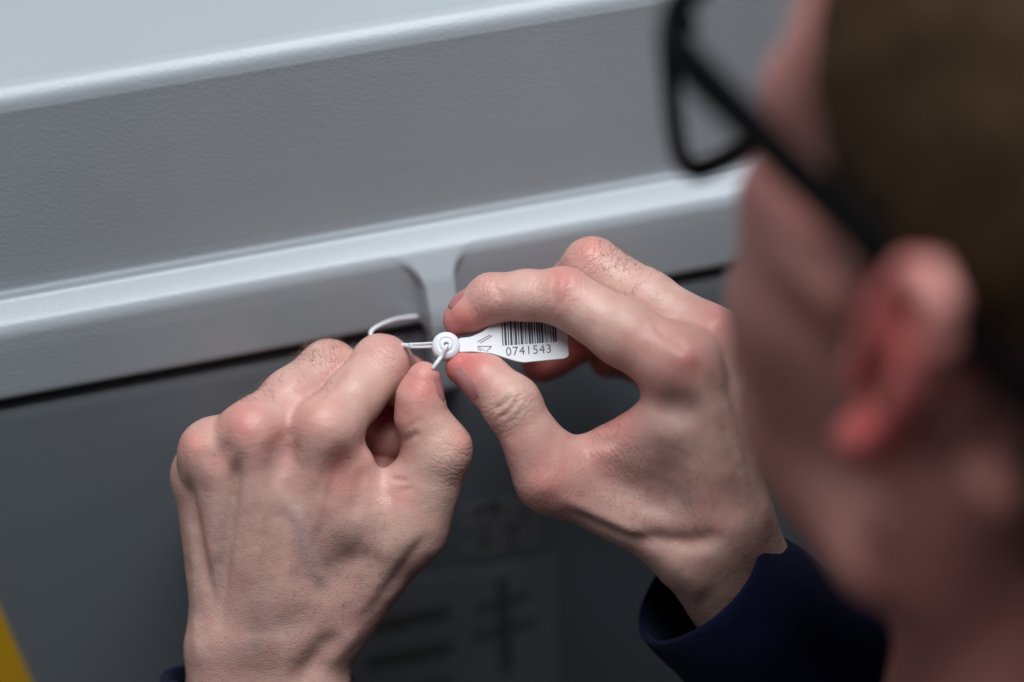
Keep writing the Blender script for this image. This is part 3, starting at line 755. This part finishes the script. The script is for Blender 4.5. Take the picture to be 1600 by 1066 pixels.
# ------------------------------------------------------------------ eyeglasses
def build_glasses():
    gl = empty('eyeglasses', W(HC((0, 112, 15))))
    tag(gl, 'black thick-rimmed eyeglasses worn by the person', 'eyeglasses')
    def lens_outline(side, grow=0, n=72):
        out = []
        for t in np.linspace(0, 2 * np.pi, n, endpoint=False):
            a, b = 27 + grow, 23 + grow; e = 2 / 4.6
            x = a * np.sign(np.cos(t)) * abs(np.cos(t)) ** e; z = b * np.sign(np.sin(t)) * abs(np.sin(t)) ** e
            x *= 1 + .06 * z / b
            X = side * 35 + x * 1.0
            y = 117 - (abs(X) / 70.0) ** 2 * 9
            out.append((X, y + z * .30 - 2, z + 14.5))
        return np.array(out)
    def band(name, inner, outer, y0, y1, mat):
        n = len(inner)
        rings = [inner + [0, y1, 0], outer + [0, y1, 0], outer + [0, y0, 0], inner + [0, y0, 0]]
        V = np.concatenate(rings); F = []
        for r in range(4):
            for i in range(n): F.append((r * n + i, r * n + (i + 1) % n, ((r + 1) % 4) * n + (i + 1) % n, ((r + 1) % 4) * n + i))
        o = mesh_obj(name, W(HC(V)), F, mat, gl, False)
        b = o.modifiers.new('bevel', 'BEVEL'); b.width = .0007; b.segments = 2; b.limit_method = 'ANGLE'
        return o
    for side in (-1, 1):
        band('rim', lens_outline(side), lens_outline(side, 4.4), -2.6, 2.6, M_BLACK)
        lo = lens_outline(side, .6); n = len(lo); c = lo.mean(0)
        V = np.concatenate([lo + [0, .8, 0], lo - [0, .8, 0]])
        F = [list(range(n)), list(range(n, 2 * n))[::-1]] + [[i, n + i, n + (i + 1) % n, (i + 1) % n] for i in range(n)]
        mesh_obj('lens', W(HC(V)), F, M_GLASS, gl, False)
        path = [(side * 61, 110, 39), (side * 71, 109, 40), (side * 76.5, 94, 39), (side * 79, 50, 34), (side * 80.5, 10, 30), (side * 80.5, -6, 28), (side * 80, -18, 26), (side * 78, -34, 20), (side * 74, -58, 8)]
        p = smooth_pts(dense(path, 2), 8); m = len(p)
        hh = np.interp(np.arange(m), [0, m * .12, m * .5, m * .72, m - 1], [5.8, 5.6, 5.4, 5.0, 4.4]); ww = 2.3
        tan = np.gradient(p, axis=0); tan /= np.linalg.norm(tan, axis=1, keepdims=True)
        rows = []
        for i in range(m):
            sx = np.array([1.0, 0, 0]) - tan[i] * tan[i][0]; sx /= np.linalg.norm(sx); sz = np.cross(sx, tan[i])
            rows.append([p[i] + sx * ww * a + sz * hh[i] * b for a, b in ((-1, -.8), (-.7, -1), (.7, -1), (1, -.8), (1, .8), (.7, 1), (-.7, 1), (-1, .8))])
        V = np.array(rows).reshape(-1, 3); F = []
        for i in range(m - 1):
            for k in range(8): F.append((i * 8 + k, i * 8 + (k + 1) % 8, (i + 1) * 8 + (k + 1) % 8, (i + 1) * 8 + k))
        F += [list(range(8))[::-1], list(range((m - 1) * 8, m * 8))]
        mesh_obj('temple_arm', W(HC(V)), F, M_BLACK, gl)
    bx = []
    for x in np.linspace(-9, 9, 9):
        y = 117 - x * x * .01; z = 28 + 2.5 * (1 - (x / 9) ** 2)
        bx.append([(x, y + a, z + b) for a, b in ((-1.8, -2.6), (1.8, -2.6), (1.8, 2.6), (-1.8, 2.6))])
    V = np.array(bx).reshape(-1, 3); F = [(i * 4 + k, i * 4 + (k + 1) % 4, (i + 1) * 4 + (k + 1) % 4, (i + 1) * 4 + k) for i in range(8) for k in range(4)] + [(0, 3, 2, 1), (32, 33, 34, 35)]
    mesh_obj('bridge', W(HC(V)), F, M_BLACK, gl, False)
build_glasses()

# ------------------------------------------------------------------ the numbered seal
def build_seal():
    sl = empty('security_seal', W(C(697, 541, 0)))
    tag(sl, 'white plastic security seal with barcode and number pinched between thumb and finger', 'seal')
    O = C(697, 541, 4.0)
    ang = math.radians(3.0)
    nz_ = np.array([.06, .22, .97]); nz_ /= np.linalg.norm(nz_)
    tx = np.array([math.cos(ang), math.sin(ang), 0]); tx -= nz_ * (tx @ nz_); tx /= np.linalg.norm(tx); ty = np.cross(nz_, tx)
    def T(x, y, z): return O + x * tx + y * ty + z * nz_
    def TP(px, py):                        # picture position -> seal plane coordinates
        dr = C(px, py, 0) - np.array([0, 0, DIST]); o = np.array([0, 0, DIST]); t = ((O - o) @ nz_) / (dr @ nz_)
        q = o + dr * t - O; return float(q @ tx), float(q @ ty)
    # round locking housing, turned profile (radius, height)
    prof = smooth_pts(dense([(.75, -2.2), (4.0, -2.2), (4.7, -1.6), (4.75, .6), (4.4, 1.4), (3.4, 2.0), (2.6, 2.15), (2.5, 1.65), (2.2, 1.65), (2.1, 2.2), (1.4, 2.45), (.8, 2.4), (.75, 1.8), (.75, -2.0)], .22), 2)
    n = 64; th = np.linspace(0, 2 * np.pi, n, endpoint=False)
    V = np.array([[T(r * math.cos(a), r * math.sin(a), z) for a in th] for r, z in prof]); m = len(prof)
    idx = np.arange(m * n).reshape(m, n); nx = np.roll(idx, -1, 1)
    F = np.stack([idx[:-1], nx[:-1], nx[1:], idx[1:]], -1).reshape(-1, 4)
    mesh_obj('lock_housing', W(V.reshape(-1, 3)), F, M_SEAL, sl)
    # flag
    out = [(716, 529), (735, 527), (752, 520), (768, 508), (784, 497), (868, 489), (886, 520), (889, 557), (882, 561), (818, 567), (806, 565), (768, 553), (738, 550), (716, 551)]
    q = np.array([TP(*p) for p in out])
    qq = []
    for i in range(len(q)):
        a, b, c = q[i - 1], q[i], q[(i + 1) % len(q)]; l = .9
        d1 = (a - b) / np.linalg.norm(a - b) * min(l, np.linalg.norm(a - b) * .4); d2 = (c - b) / np.linalg.norm(c - b) * min(l, np.linalg.norm(c - b) * .4)
        for t in (0, .33, .67, 1): qq.append((1 - t) ** 2 * (b + d1) + 2 * t * (1 - t) * b + t * t * (b + d2))
    qq = np.array(qq); n = len(qq)
    V = [T(x, y, .55) for x, y in qq] + [T(x, y, -.55) for x, y in qq]
    F = [list(range(n))[::-1], list(range(n, 2 * n))] + [[i, (i + 1) % n, n + (i + 1) % n, n + i] for i in range(n)]
    if np.cross(q[1] - q[0], q[2] - q[0]) > 0: F = [f[::-1] for f in F]
    fo = mesh_obj('flag', W(np.array(V)), F, M_SEAL, sl, False)
    b = fo.modifiers.new('bevel', 'BEVEL'); b.width = .00018; b.segments = 2; b.limit_method = 'ANGLE'
    def strip(name, pts, h=.60, t=.03, par=None):
        V = [T(x, y, h + t) for x, y in pts] + [T(x, y, h) for x, y in pts]; n = len(pts)
        return V, [list(range(n)), list(range(n, 2 * n))[::-1]] + [[i, n + i, n + (i + 1) % n, (i + 1) % n] for i in range(n)]
    # barcode: bars from the upper edge to y = 540
    tl, tr = np.array(TP(783, 503)), np.array(TP(869, 497)); bl, br = np.array(TP(785, 541)), np.array(TP(871, 535))
    x = 0; bars = []; rnd = random.Random(11); tot = 96
    pat = []
    while x < tot:
        w = rnd.choice([1, 1, 2, 2, 3, 3, 4]); gp = rnd.choice([1, 1, 1, 2, 2])
        pat.append((x, min(tot, x + w))); x += w + gp
    AV_, AF_ = [], []
    for a, b in pat:
        a /= tot; b /= tot
        pts = [tl + (tr - tl) * a, bl + (br - bl) * a, bl + (br - bl) * b, tl + (tr - tl) * b]
        v, f = strip('bar', pts); k = len(AV_); AV_ += v; AF_ += [[i + k for i in ff] for ff in f]
    mesh_obj('barcode', W(np.array(AV_)), AF_, M_PRINT, sl, False)
    # chevrons
    def line(p, q, w):
        p, q = np.array(TP(*p)), np.array(TP(*q)); d = (q - p) / np.linalg.norm(q - p); nn = np.array([-d[1], d[0]]) * w / 2
        return strip('l', [p - nn, q - nn, q + nn, p + nn])
    AV_, AF_ = [], []
    for p, q, w in (((746, 535), (764, 525), .32), ((764, 525), (768, 526), .3), ((750, 537), (768, 526), .3), ((746, 542), (768, 542), .32), ((768, 542), (760, 550), .32), ((746, 543), (758, 549), .2), ((746, 546), (752, 549), .25)):
        v, f = line(p, q, w); k = len(AV_); AV_ += v; AF_ += [[i + k for i in ff] for ff in f]
    mesh_obj('logo_print', W(np.array(AV_)), AF_, M_PRINT2, sl, False)
    # number
    cu = bpy.data.curves.new('number', 'FONT'); cu.body = '0741543'; cu.size = 1.0; cu.extrude = .005; cu.space_character = 1.12
    to = bpy.data.objects.new('tmp', cu); COL.objects.link(to); bpy.context.view_layer.update()
    me = bpy.data.meshes.new_from_object(to.evaluated_get(bpy.context.evaluated_depsgraph_get()))
    bpy.data.objects.remove(to)
    co = np.array([v.co[:] for v in me.vertices]); mn, mx = co.min(0), co.max(0)
    a, b, c = np.array(TP(791, 557)), np.array(TP(861, 552)), np.array(TP(790, 543.5))
    uv = (co[:, :2] - mn[:2]) / (mx[:2] - mn[:2])
    V = np.array([T(*(a + (b - a) * u + (c - a) * v), .60 + (.03 if z > 0 else 0)) for (u, v), z in zip(uv, co[:, 2])])
    me2 = bpy.data.meshes.new('number_print'); me2.from_pydata(W(V).tolist(), [], [list(p.vertices) for p in me.polygons]); me2.materials.append(M_NUMBER)
    o = bpy.data.objects.new('number_print', me2); COL.objects.link(o); o.parent = sl; o.matrix_parent_inverse = sl.matrix_world.inverted()
    # tail: tubes
    def tube(name, pts, rad, ns=14, flat=None):
        p = np.array(pts, float); p = smooth_pts(resample(p, max(12, int(np.sum(np.linalg.norm(np.diff(p, axis=0), axis=1)) / .6))), 6)
        m = len(p); tan = np.gradient(p, axis=0); tan /= np.linalg.norm(tan, axis=1, keepdims=True); rows = []
        r = np.interp(np.linspace(0, 1, m), np.linspace(0, 1, len(rad)), rad)
        for i in range(m):
            a = np.cross(tan[i], [0.1, .2, 1]); a /= np.linalg.norm(a); bb = np.cross(a, tan[i])
            rows.append([p[i] + r[i] * (math.cos(t) * a + math.sin(t) * bb) for t in np.linspace(0, 2 * np.pi, ns, endpoint=False)])
        V = np.array(rows).reshape(-1, 3); F = [(i * ns + k, i * ns + (k + 1) % ns, (i + 1) * ns + (k + 1) % ns, (i + 1) * ns + k) for i in range(m - 1) for k in range(ns)]
        F += [list(range(ns))[::-1], list(range((m - 1) * ns, m * ns))]
        return mesh_obj(name, W(V), F, M_SEAL, sl)
    EYE_Z = float(INV(BOX(-4.5, -24, 17))[2])
    # grooved neck of the tail: two thin ribs and a web
    tube('tail_neck', [C(640, 538.3, -3), C(660, 537.6, 0), C(680, 536, 3.4)], [.55, .5, .5])
    tube('tail_neck', [C(640, 542.6, -3), C(660, 542.8, 0), C(680, 542, 3.4)], [.55, .5, .5])
    tube('tail_neck', [C(640, 540.4, -3.6), C(660, 540.2, -.6), C(680, 539.2, 2.8)], [.6, .55, .5])
    tube('tail', [C(646, 540.5, -2.4), C(636, 540.5, -4.5), C(622, 538.8, -9), C(606, 535.4, -14), C(590, 531, -17), C(580, 526.5, -19), C(577.5, 521, -20), C(582, 515, -21.5), *[C(x, y, -21.5 + (EYE_Z + 21.5) * t) for x, y, t in ((594, 508, .2), (610, 501.5, .5), (626, 497.5, .8), (641, 495.6, 1.0), (652, 495, 1.1))]], [.95, .8, .74, .74, .74, .74, .74, .74])
    tube('tail_end', [C(690, 506, EYE_Z - 2), C(700, 505, EYE_Z), C(712, 512, -14), C(708, 536, -8), T(.4, -.3, -2), T(.3, -.3, 1.6), T(-.2, -.9, 4.0), C(690, 558, 7.0), C(682, 567.5, 8.5), C(676, 577, 8.0)], [.72, .72])
    # the dark bore of the housing
build_seal()
scene.render.engine = 'CYCLES'
scene.cycles.max_bounces = 8
